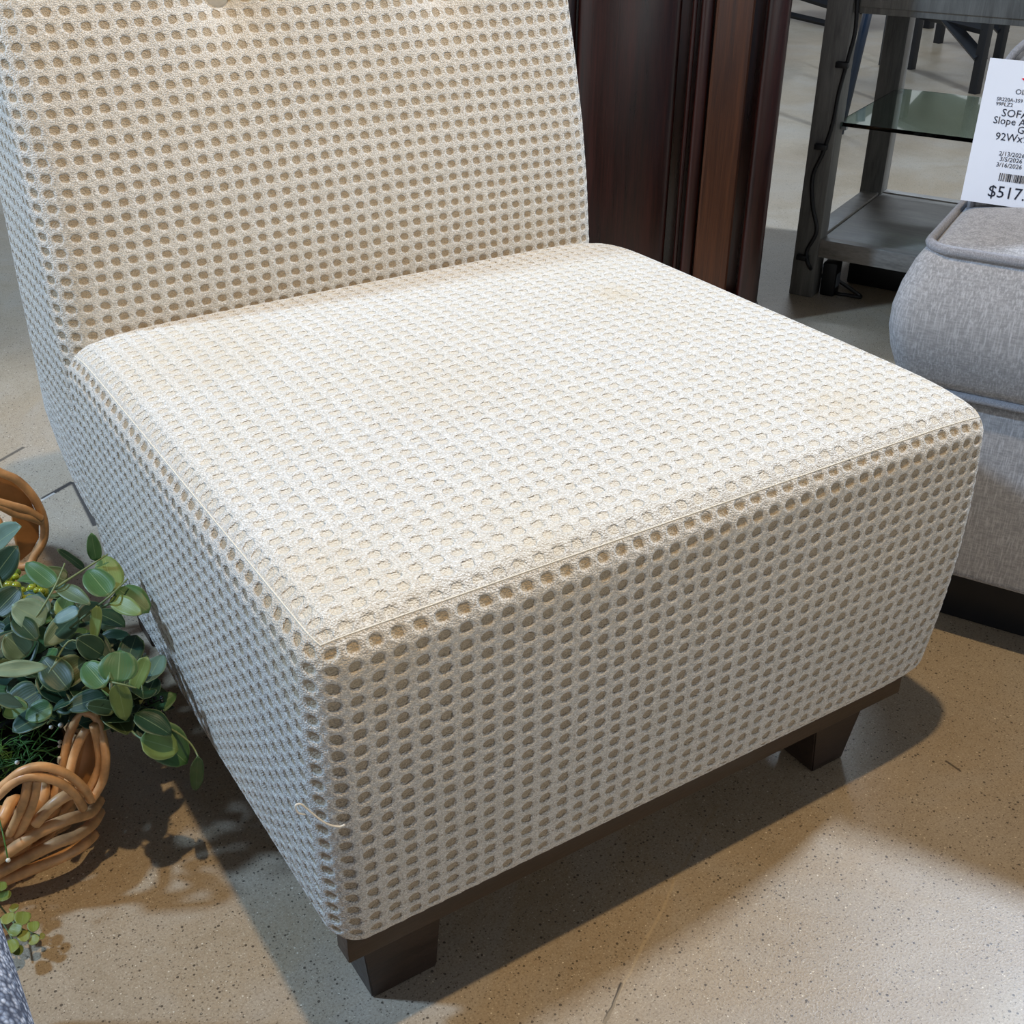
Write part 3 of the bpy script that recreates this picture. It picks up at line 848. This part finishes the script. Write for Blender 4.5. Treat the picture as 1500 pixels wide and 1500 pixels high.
# ------------------------------------------------------------------ silver upholstered piece at bottom left
ot = thing('ottoman', 'silver grey woven upholstered seat, only its corner showing at bottom left', 'ottoman', (-.222, .0, 0))
puffy('cushion', (-.55, 0, -.60, .20, .04, .42), .03, ot, OTTO, belly=.002, step=.03)
for x in (-.50, -.08):
    for y in (-.55, .10):
        bm = bmesh.new(); bx(bm, x, x + .04, y, y + .04, 0, .045, .003); obj('leg', bm, ESP, ot, auto=30)

# ------------------------------------------------------------------ wicker baskets
def superell(a_, b_, th, n=3.2):
    c, s = math.cos(th), math.sin(th)
    return (a_ * math.copysign(abs(c) ** (2 / n), c), b_ * math.copysign(abs(s) ** (2 / n), s))
def basket(cx_, cy_, a_, b_, h, rows, label, group=None, rot=0.0):
    t = thing('wicker_basket', label, 'basket', (cx_, cy_, 0), rot)
    bm = bmesh.new(); R = .0050
    nst = 22
    for k in range(rows):
        z = R + (h - R) * k / rows
        fl_ = 1 + .16 * z / h
        for ph in (0, 1):
            pts = []
            for i in range(nst * 6):
                th = 2 * math.pi * i / (nst * 6)
                x, y = superell(a_ * fl_, b_ * fl_, th)
                w = math.sin(nst / 2 * th + math.pi * (k + ph))
                q = 1 + .035 * w * 1.0
                pts.append((x * q, y * q, z + .0035 * math.cos(nst / 2 * th + math.pi * ph) + .002 * math.sin(5 * th + k)))
            tube(bm, pts, R * (.85 + .2 * random.random()), 7, closed=True)
    obj('woven_wall', bm, WICK, t, True)
    for i in range(nst):
        bm = bmesh.new()
        th = 2 * math.pi * (i + .25) / nst
        x, y = superell(a_ * .99, b_ * .99, th); x2, y2 = superell(a_ * 1.15, b_ * 1.15, th)
        tube(bm, [(x, y, .0045), (x2, y2, h)], .0045, 6)
        obj('stake', bm, WICK, t, True)
    bm = bmesh.new()
    for ph in range(3):
        pts = []
        for i in range(240):
            th = 2 * math.pi * i / 240
            x, y = superell(a_ * 1.17, b_ * 1.17, th)
            an = 17 * th + ph * 2 * math.pi / 3
            q = 1 + .045 * math.cos(an)
            pts.append((x * q, y * q, h + .004 + .009 * math.sin(an)))
        tube(bm, pts, .0058, 7, closed=True)
    obj('braided_rim', bm, WICK, t, True)
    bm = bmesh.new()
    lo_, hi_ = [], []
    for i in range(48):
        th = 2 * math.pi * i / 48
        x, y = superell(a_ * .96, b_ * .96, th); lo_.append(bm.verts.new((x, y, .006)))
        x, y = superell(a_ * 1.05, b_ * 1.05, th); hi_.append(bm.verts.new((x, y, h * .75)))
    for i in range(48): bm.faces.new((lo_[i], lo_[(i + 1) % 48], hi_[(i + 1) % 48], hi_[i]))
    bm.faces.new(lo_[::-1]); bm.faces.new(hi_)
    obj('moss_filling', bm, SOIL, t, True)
    return t
b1 = basket(-.262, .512, .150, .150, .088, 6, 'brown wicker basket with looped handle standing on the floor at lower left, holding greenery')
b2 = basket(-.270, .870, .158, .140, .125, 7, 'brown wicker basket behind the nearer one, its round looped handle at the left edge')
def ropes(name, paths, r, parent, m=WICK):
    bm = bmesh.new()
    off = V(parent.location)
    for p in paths: tube(bm, [q - off for q in catmull(p, 8)], r, 8)
    return obj(name, bm, m, parent, True)
# near handle: two strands looping up from the corner of the basket
def hp(px, py, y): return hit(px, py, (0, y, 0), (0, 1, 0))
Yh = .318
A1 = [hp(90, 1150, Yh + .02), hp(94, 1110, Yh + .03), hp(104, 1070, Yh + .035), hp(122, 1046, Yh + .03), hp(140, 1050, Yh + .02), hp(150, 1078, Yh + .01), hp(155, 1112, Yh), hp(150, 1145, Yh), hp(134, 1172, Yh)]
A2 = [hp(99, 1152, Yh + .01), hp(108, 1108, Yh + .018), hp(124, 1072, Yh + .022), hp(142, 1054, Yh + .03)]
A3 = [hp(137, 1062, Yh + .012), hp(144, 1090, Yh + .012), hp(146, 1118, Yh + .01), hp(138, 1142, Yh + .008), hp(126, 1164, Yh + .004)]
ropes('handle', [A1, A2, A3], .0043, b1)
bm = bmesh.new()
ins = [hp(97, 1130, Yh + .03), hp(112, 1088, Yh + .035), hp(130, 1066, Yh + .035), hp(141, 1085, Yh + .03), hp(140, 1120, Yh + .025), hp(128, 1150, Yh + .02), hp(108, 1160, Yh + .02)]
f1 = [bm.verts.new(p - V(b1.location)) for p in ins]; bm.faces.new(f1)
g_ = bmesh.ops.extrude_face_region(bm, geom=bm.faces[:])
for q in g_['geom']:
    if isinstance(q, bmesh.types.BMVert): q.co += V((0, .008, 0))
obj('handle_core', bm, WICKD, b1)
# thick strands wrapping over the rim at the front corner
Yr = .312
ropes('wrap_strand', [
    [hp(-15, 1166, Yr), hp(8, 1148, Yr - .004), hp(32, 1130, Yr - .010), hp(62, 1123, Yr - .014), hp(96, 1133, Yr - .012), hp(120, 1152, Yr - .006), hp(133, 1172, Yr + .004)],
    [hp(-15, 1178, Yr), hp(20, 1146, Yr - .010), hp(50, 1137, Yr - .016), hp(84, 1145, Yr - .016), hp(108, 1162, Yr - .010), hp(122, 1184, Yr)],
    [hp(41, 1142, Yr - .012), hp(36, 1170, Yr - .012), hp(26, 1196, Yr), hp(14, 1222, Yr + .012)],
    [hp(54, 1142, Yr - .014), hp(50, 1170, Yr - .014), hp(40, 1198, Yr - .004), hp(26, 1226, Yr + .01)]], .0044, b1)
ropes('wall_strand', [
    [hp(52, 1206, Yr - .004), hp(76, 1180, Yr - .010), hp(100, 1164, Yr - .008), hp(118, 1162, Yr)],
    [hp(-8, 1262, Yr + .01), hp(30, 1236, Yr), hp(66, 1214, Yr - .006), hp(100, 1200, Yr - .004), hp(132, 1190, Yr + .012), hp(146, 1172, Yr + .03)],
    [hp(-8, 1282, Yr + .02), hp(36, 1258, Yr + .006), hp(80, 1236, Yr), hp(112, 1224, Yr + .004), hp(136, 1206, Yr + .02), hp(146, 1190, Yr + .04)],
    [hp(-10, 1296, Yr + .024), hp(40, 1276, Yr + .014), hp(84, 1258, Yr + .010), hp(118, 1240, Yr + .014), hp(138, 1222, Yr + .03)]], .0058, b1)
# far handle
Yf = .735
ropes('handle', [
    [hp(-30, 676, Yf), hp(0, 692, Yf), hp(26, 704, Yf), hp(50, 730, Yf), hp(64, 762, Yf), hp(64, 790, Yf), hp(52, 812, Yf), hp(36, 830, Yf), V((-.112, .762, .118)), V((-.120, .775, .100))],
    [hp(-30, 728, Yf - .012), hp(0, 736, Yf - .012), hp(18, 741, Yf - .012), hp(38, 747, Yf - .012), hp(60, 760, Yf - .008)],
    [hp(-30, 730, Yf - .012), hp(2, 742, Yf - .012), hp(22, 752, Yf - .012), hp(42, 757, Yf - .012), hp(60, 764, Yf - .006)]], .0052, b2, WICK)
bm = bmesh.new()
ins = [hp(-30, 684, Yf + .01), hp(0, 696, Yf + .01), hp(24, 708, Yf + .01), hp(44, 732, Yf + .01), hp(57, 760, Yf + .01), hp(57, 788, Yf + .01), hp(46, 808, Yf + .01), hp(30, 822, Yf + .01), hp(22, 790, Yf + .012), hp(18, 755, Yf + .012), hp(-30, 728, Yf + .012)]
f1 = [bm.verts.new(p - V(b2.location)) for p in ins]; bm.faces.new(f1)
g_ = bmesh.ops.extrude_face_region(bm, geom=bm.faces[:])
for q in g_['geom']:
    if isinstance(q, bmesh.types.BMVert): q.co += V((0, .008, 0))
obj('handle_core', bm, WICKD, b2)

# ------------------------------------------------------------------ greenery
class LeafMesh:
    def __init__(s): s.v = []; s.f = []; s.uv = []; s.c = []
    def leaf(s, base, tip, width, nrm, col, cup=.15, bend=.12, round_=1.0):
        base = V(base); tip = V(tip); ax = tip - base; L = ax.length
        if L < 1e-5: return
        t = ax / L; nrm = V(nrm); side = t.cross(nrm)
        if side.length < 1e-4: side = t.orthogonal()
        side.normalize(); up = side.cross(t).normalized()
        n, m = 9, 6
        b0 = len(s.v)
        for i in range(n + 1):
            a_ = i / n
            w = width * .5 * (math.sin(math.pi * a_ ** .82) ** (.62 / round_)) if 0 < a_ < 1 else 0.0005
            for j in range(m + 1):
                b_ = j / m * 2 - 1
                p = base + t * (L * a_) + side * (w * b_) + up * (cup * w * b_ * b_ * 1.2 - bend * L * (a_ - .0) ** 2 + .02 * L * math.sin(3 * math.pi * a_) * b_)
                s.v.append(p[:])
        for i in range(n):
            for j in range(m):
                k = b0 + i * (m + 1) + j
                s.f.append((k, k + 1, k + m + 2, k + m + 1))
                s.uv += [(j / m, i / n), ((j + 1) / m, i / n), ((j + 1) / m, (i + 1) / n), (j / m, (i + 1) / n)]
                s.c += [col] * 4
    def build(s, name, m, parent):
        me = bpy.data.meshes.new(name)
        off = V(parent.location) if parent else V((0, 0, 0))
        me.from_pydata([tuple(V(p) - off) for p in s.v], [], s.f)
        ul = me.uv_layers.new(name='UVMap'); ul.data.foreach_set('uv', np.array(s.uv, dtype=np.float32).ravel())
        ca = me.color_attributes.new('tint', 'FLOAT_COLOR', 'CORNER'); ca.data.foreach_set('color', np.array(s.c, dtype=np.float32).ravel())
        o = link_mesh(name, me, m, parent)
        sol = o.modifiers.new('thickness', 'SOLIDIFY'); sol.thickness = .0005
        return o

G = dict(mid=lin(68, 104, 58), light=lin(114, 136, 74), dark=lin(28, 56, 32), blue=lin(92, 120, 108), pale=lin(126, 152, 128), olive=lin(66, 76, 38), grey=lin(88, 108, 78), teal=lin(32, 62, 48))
CAMV = V(CAMP)
def px_leaf(LM, b, t, wpx, zb, zt, col, **kw):
    B = at(b[0], b[1], zb); T = at(t[0], t[1], zt)
    dist = (B - CAMV).length
    w = wpx * dist / FPX
    view = (CAMV - B).normalized()
    nr = (view * .75 + V((random.uniform(-.2, .2), random.uniform(-.2, .2), .7))).normalized()
    LM.leaf(B, T, w, nr, G[col] if isinstance(col, str) else col, **kw)

random.seed(11)
euc = thing('eucalyptus_greenery', 'leafy eucalyptus bunch with round grey-green leaves spilling from the near basket', 'plant', (-.17, .46, .07))
LM = LeafMesh()
Ls = [((141, 822), (134, 782), 19, .27, .30, 'mid'), ((160, 873), (128, 834), 40, .26, .27, 'mid'), ((166, 866), (152, 812), 40, .25, .27, 'light'),
      ((172, 862), (217, 893), 40, .25, .24, 'mid'), ((162, 876), (207, 900), 26, .255, .25, 'light'), ((81, 859), (38, 824), 30, .26, .27, 'mid'),
      ((84, 858), (130, 882), 24, .26, .26, 'grey'), ((124, 834), (88, 803), 13, .25, .28, 'dark'), ((143, 886), (137, 940), 17, .25, .22, 'light'),
      ((88, 905), (103, 866), 26, .24, .25, 'light'), ((116, 892), (78, 910), 24, .25, .24, 'blue'), ((66, 912), (18, 886), 46, .24, .26, 'pale'),
      ((62, 905), (40, 872), 40, .235, .25, 'blue'), ((22, 904), (54, 938), 30, .25, .24, 'dark'), ((112, 900), (66, 945), 34, .23, .22, 'grey'),
      ((-14, 984), (70, 976), 24, .25, .24, 'pale'), ((126, 968), (68, 1008), 44, .21, .20, 'olive'), ((154, 1006), (122, 968), 38, .22, .23, 'mid'),
      ((172, 1000), (176, 952), 54, .22, .24, 'mid'), ((172, 1000), (184, 1056), 30, .22, .18, 'light'), ((216, 962), (192, 1016), 24, .22, .19, 'light'),
      ((-14, 1022), (34, 1034), 22, .22, .20, 'pale'), ((206, 1082), (262, 1098), 48, .17, .15, 'light'), ((216, 1066), (276, 1118), 54, .165, .13, 'mid'),
      ((290, 1108), (285, 1172), 20, .15, .07, 'mid'), ((40, 960), (8, 930), 44, .22, .24, 'grey'), ((60, 1010), (10, 1040), 50, .19, .18, 'teal'),
      ((100, 1010), (60, 960), 44, .20, .22, 'dark'), ((150, 960), (112, 935), 36, .22, .24, 'dark'), ((200, 930), (180, 985), 34, .21, .20, 'teal'),
      ((215, 1000), (238, 955), 30, .20, .20, 'blue'), ((-10, 800), (26, 770), 36, .24, .27, 'blue'), ((-12, 850), (24, 800), 38, .23, .26, 'teal'),
      ((-8, 900), (28, 860), 40, .22, .24, 'dark'), ((60, 985), (100, 1030), 40, .20, .18, 'dark'), ((130, 1030), (100, 1000), 36, .18, .20, 'teal'),
      ((158, 1040), (128, 1010), 30, .18, .19, 'mid'), ((190, 1060), (160, 1020), 34, .16, .17, 'teal'), ((222, 1040), (196, 1066), 28, .17, .15, 'dark'),
      ((30, 870), (66, 898), 34, .22, .22, 'teal'), ((120, 930), (160, 965), 36, .21, .20, 'teal'), ((-10, 960), (30, 925), 36, .22, .23, 'teal')]
for b, t, w, zb, zt, col in Ls:
    px_leaf(LM, b, t, w, zb, zt, col, cup=random.uniform(.05, .3), bend=random.uniform(0, .12), round_=random.uniform(.95, 1.3))
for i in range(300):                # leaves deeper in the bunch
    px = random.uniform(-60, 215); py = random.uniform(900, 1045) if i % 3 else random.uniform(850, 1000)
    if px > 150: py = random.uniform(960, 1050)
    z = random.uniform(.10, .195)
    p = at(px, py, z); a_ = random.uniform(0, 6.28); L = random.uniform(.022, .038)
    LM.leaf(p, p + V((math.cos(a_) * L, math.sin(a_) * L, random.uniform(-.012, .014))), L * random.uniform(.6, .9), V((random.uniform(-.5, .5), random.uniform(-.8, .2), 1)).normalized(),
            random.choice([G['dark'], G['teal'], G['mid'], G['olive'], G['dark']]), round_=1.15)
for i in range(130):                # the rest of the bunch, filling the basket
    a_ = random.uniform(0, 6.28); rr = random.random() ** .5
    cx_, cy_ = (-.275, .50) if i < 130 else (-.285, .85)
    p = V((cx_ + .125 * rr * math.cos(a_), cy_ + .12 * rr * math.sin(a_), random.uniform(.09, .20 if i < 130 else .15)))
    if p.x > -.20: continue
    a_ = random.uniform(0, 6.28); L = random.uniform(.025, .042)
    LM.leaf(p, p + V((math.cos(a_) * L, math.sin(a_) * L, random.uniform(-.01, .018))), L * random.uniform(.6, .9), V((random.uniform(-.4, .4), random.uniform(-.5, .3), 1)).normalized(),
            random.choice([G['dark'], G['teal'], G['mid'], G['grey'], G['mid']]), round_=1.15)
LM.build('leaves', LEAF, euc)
bm = bmesh.new()
o_ = V(euc.location)
for path in ([(0, 965, .20), (30, 925, .235), (52, 905, .245), (80, 860, .265), (95, 825, .28)],
             [(80, 862, .262), (125, 833, .268), (158, 812, .275)], [(102, 920, .225), (140, 890, .245), (160, 874, .262), (187, 848, .262)],
             [(40, 1040, .16), (66, 1000, .20), (100, 940, .225), (130, 950, .22)], [(70, 1060, .14), (120, 1010, .19), (150, 999, .215), (172, 1001, .221), (200, 1008, .215)],
             [(110, 1050, .12), (170, 1055, .155), (207, 1082, .165), (245, 1092, .155)], [(170, 1055, .155), (235, 1062, .16), (275, 1085, .155), (291, 1110, .148)],
             [(-30, 1000, .2), (-10, 984, .25)], [(10, 1030, .18), (-14, 1022, .22)], [(150, 890, .24), (172, 880, .25), (178, 900, .245)],
             [(20, 930, .2), (10, 880, .22), (-8, 830, .24)]):
    tube(bm, [q - o_ for q in catmull([at(*p) for p in path], 6)], .0014, 6, r_end=.0008)
obj('stems', bm, STEM, euc, True)

# sprig with tiny dark seeds beside the eucalyptus
sd = thing('seeded_sprig', 'thin sprig with tiny dark seeds hanging between the eucalyptus and the cream chair', 'plant', tuple(at(205, 1040, .15)))
bm = bmesh.new(); bs = bmesh.new(); o_ = V(sd.location)
for path in ([(200, 1045, .15), (215, 1020, .17), (228, 1005, .18)], [(205, 1040, .15), (224, 1030, .165), (240, 1022, .17)], [(200, 1048, .15), (222, 1045, .16), (236, 1046, .16)], [(215, 1020, .17), (222, 1000, .18), (220, 985, .185)]):
    pp = catmull([at(*p) for p in path], 5); tube(bm, [q - o_ for q in pp], .0007, 5)
    for k in range(3, len(pp), 2):
        c_ = pp[k] - o_ + V((random.uniform(-.006, .006), random.uniform(-.006, .006), random.uniform(-.004, .004)))
        bmesh.ops.create_icosphere(bs, subdivisions=1, radius=.0022, matrix=Matrix.Translation(c_))
obj('stems', bm, BLKB, sd, True); obj('seeds', bs, BLKB, sd, True)

# yellow-green berries
yb = thing('berry_cluster', 'cluster of yellow-green berries in front of the far basket handle', 'plant', tuple(at(30, 870, .20)))
bm = bmesh.new(); o_ = V(yb.location)
for i in range(46):
    px, py = random.uniform(-10, 66), random.uniform(838, 880)
    c_ = at(px, py, .215 + random.uniform(-.02, .012)) - o_
    bmesh.ops.create_icosphere(bm, subdivisions=2, radius=random.uniform(.0035, .006), matrix=Matrix.Translation(c_))
obj('berries', bm, BERRY, yb, True)
bm = bmesh.new()
for i in range(7): tube(bm, [at(-10 + i * 10, 900, .14) - o_, at(-6 + i * 10, 862, .20) - o_], .001, 5)
obj('stems', bm, STEM, yb, True)

# fine greenery with white buds, inside the near basket
fb = thing('budding_greenery', 'fine green sprigs with tiny white buds inside the near basket', 'plant', tuple(at(40, 1120, .09)))
bm = bmesh.new(); o_ = V(fb.location)
def bud(path, r=.0022):
    pp = catmull([at(*p) for p in path], 5); tube(bm, [q - o_ for q in pp], .0007, 5)
    bb = bmesh.new(); bmesh.ops.create_icosphere(bb, subdivisions=2, radius=r, matrix=Matrix.Translation(pp[-1] - o_))
    obj('bud', bb, BUD, fb, True)
bud([(45, 1100, .10), (58, 1080, .12), (75, 1065, .14)]); bud([(70, 1085, .12), (80, 1074, .135), (89, 1062, .145)], .0026)
bud([(60, 1078, .12), (74, 1083, .13), (88, 1087, .135)]); bud([(48, 1098, .12), (68, 1100, .13), (87, 1093, .135)], .0018)
bud([(66, 1100, .13), (76, 1106, .13), (87, 1110, .13)], .0018); bud([(-5, 1128, .12), (12, 1122, .13), (25, 1117, .135)])
bud([(-5, 1185, .10), (4, 1220, .10), (12, 1260, .08)], .0022)
for i in range(130):
    px, py = random.uniform(-30, 70), random.uniform(1075, 1165)
    if py > 1150 - max(0, px) * .5: py -= 30
    p = at(px, py, .10) - o_; a_ = random.uniform(0, 6.28)
    tube(bm, [p, p + V((math.cos(a_) * .012, math.sin(a_) * .012, .008)), p + V((math.cos(a_) * .022, math.sin(a_) * .022, .008))], .0007, 4, r_end=.0003)
obj('blades', bm, mat_plain('fresh_green', lin(74, 118, 52), .5, .4, .4, 30), fb, True)

# small round leaved creeper on the floor
cr = thing('creeping_sprig', 'small sprig of round yellow-green leaves lying on the floor below the near basket', 'plant', tuple(at(20, 1340, 0)))
LM = LeafMesh()
for (px, py, r_, z) in ((33, 1345, 20, .030), (49, 1357, 15, .028), (35, 1371, 16, .026), (50, 1377, 14, .024), (22, 1362, 18, .03), (16, 1386, 20, .028), (26, 1392, 14, .02), (12, 1345, 18, .03), (6, 1312, 18, .04), (2, 1298, 14, .05), (62, 1371, 8, .02), (20, 1330, 12, .03)):
    a_ = random.uniform(0, 6.28)
    px_leaf(LM, (px - r_ * .5 * math.cos(a_), py - r_ * .5 * math.sin(a_)), (px + r_ * .5 * math.cos(a_), py + r_ * .5 * math.sin(a_)), r_, z, z, random.choice([lin(128, 140, 62), lin(112, 128, 58), lin(142, 150, 76)]), round_=1.6, bend=.02)
LM.build('leaves', LEAF, cr)
bm = bmesh.new(); o_ = V(cr.location)
for path in ([(-20, 1300, .04), (10, 1340, .02), (30, 1360, .018), (62, 1372, .016)], [(-10, 1330, .03), (15, 1370, .018), (25, 1395, .014)], [(20, 1350, .02), (40, 1350, .022), (50, 1357, .024)]):
    tube(bm, [q - o_ for q in catmull([at(*p) for p in path], 5)], .0009, 5)
obj('stems', bm, STEM, cr, True)

# ------------------------------------------------------------------ light
def point(name, loc, power, col, radius):
    l = bpy.data.lights.new(name, 'POINT'); l.energy = power; l.color = col; l.shadow_soft_size = radius
    o = bpy.data.objects.new(name, l); COL.objects.link(o); o.location = loc; return o
def area(name, loc, target, power, col, sx, sy):
    l = bpy.data.lights.new(name, 'AREA'); l.shape = 'RECTANGLE'; l.size = sx; l.size_y = sy; l.energy = power; l.color = col
    o = bpy.data.objects.new(name, l); COL.objects.link(o); o.location = loc
    o.rotation_euler = (V(target) - V(loc)).to_track_quat('-Z', 'Y').to_euler(); return o
def spot(name, loc, target, power, col, radius, ang, blend):
    l = bpy.data.lights.new(name, 'SPOT'); l.energy = power; l.color = col; l.shadow_soft_size = radius
    l.spot_size = math.radians(ang); l.spot_blend = blend
    o = bpy.data.objects.new(name, l); COL.objects.link(o); o.location = loc
    o.rotation_euler = (V(target) - V(loc)).to_track_quat('-Z', 'Y').to_euler(); return o
spot('warm_ceiling_spot', (.087, -.16, 3.15), (.15, .25, 0), 172, (1.0, .74, .43), .035, 56, .6)
area('cool_light_right', (.35 + .82 * 3.1, -.05 + .14 * 3.1, 3.1), (.35, .2, .3), 140, (.66, .80, 1.0), .20, .20)
area('cool_light_left', (-2.4, 1.75, 3.2), (0, .3, .2), 150, (.48, .70, 1.0), .25, .25)
area('far_fill_light', (4.2, 3.6, 3.4), (3.6, 3.0, 0), 60, (.70, .84, 1.0), 1.2, .3)  # unseen cool fill lamp, added to brighten the background
wd = bpy.data.worlds.new('world'); S.world = wd; wd.use_nodes = True
wt = wd.node_tree; bg = wt.nodes['Background']
tc = wt.nodes.new('ShaderNodeTexCoord'); sp = wt.nodes.new('ShaderNodeSeparateXYZ'); wt.links.new(tc.outputs['Generated'], sp.inputs[0])
rp = wt.nodes.new('ShaderNodeValToRGB'); wt.links.new(sp.outputs[2], rp.inputs[0])
rp.color_ramp.elements[0].position = 0.0; rp.color_ramp.elements[0].color = (.96, .98, 1.0, 1)
rp.color_ramp.elements[1].position = 0.7; rp.color_ramp.elements[1].color = (.06, .065, .075, 1)
e_ = rp.color_ramp.elements.new(.28); e_.color = (.34, .36, .40, 1)
wt.links.new(rp.outputs[0], bg.inputs[0])       # world brightened behind the viewer, as added fill for the chair's front
mr = wt.nodes.new('ShaderNodeMapRange'); wt.links.new(sp.outputs[1], mr.inputs[0])
mr.inputs[1].default_value = -1; mr.inputs[2].default_value = .6; mr.inputs[3].default_value = 1.65; mr.inputs[4].default_value = .85
wt.links.new(mr.outputs[0], bg.inputs[1])

S.view_settings.view_transform = 'Standard'; S.view_settings.look = 'None'
S.view_settings.gamma = 1; S.view_settings.exposure = -0.04; S.view_settings.use_curve_mapping = False
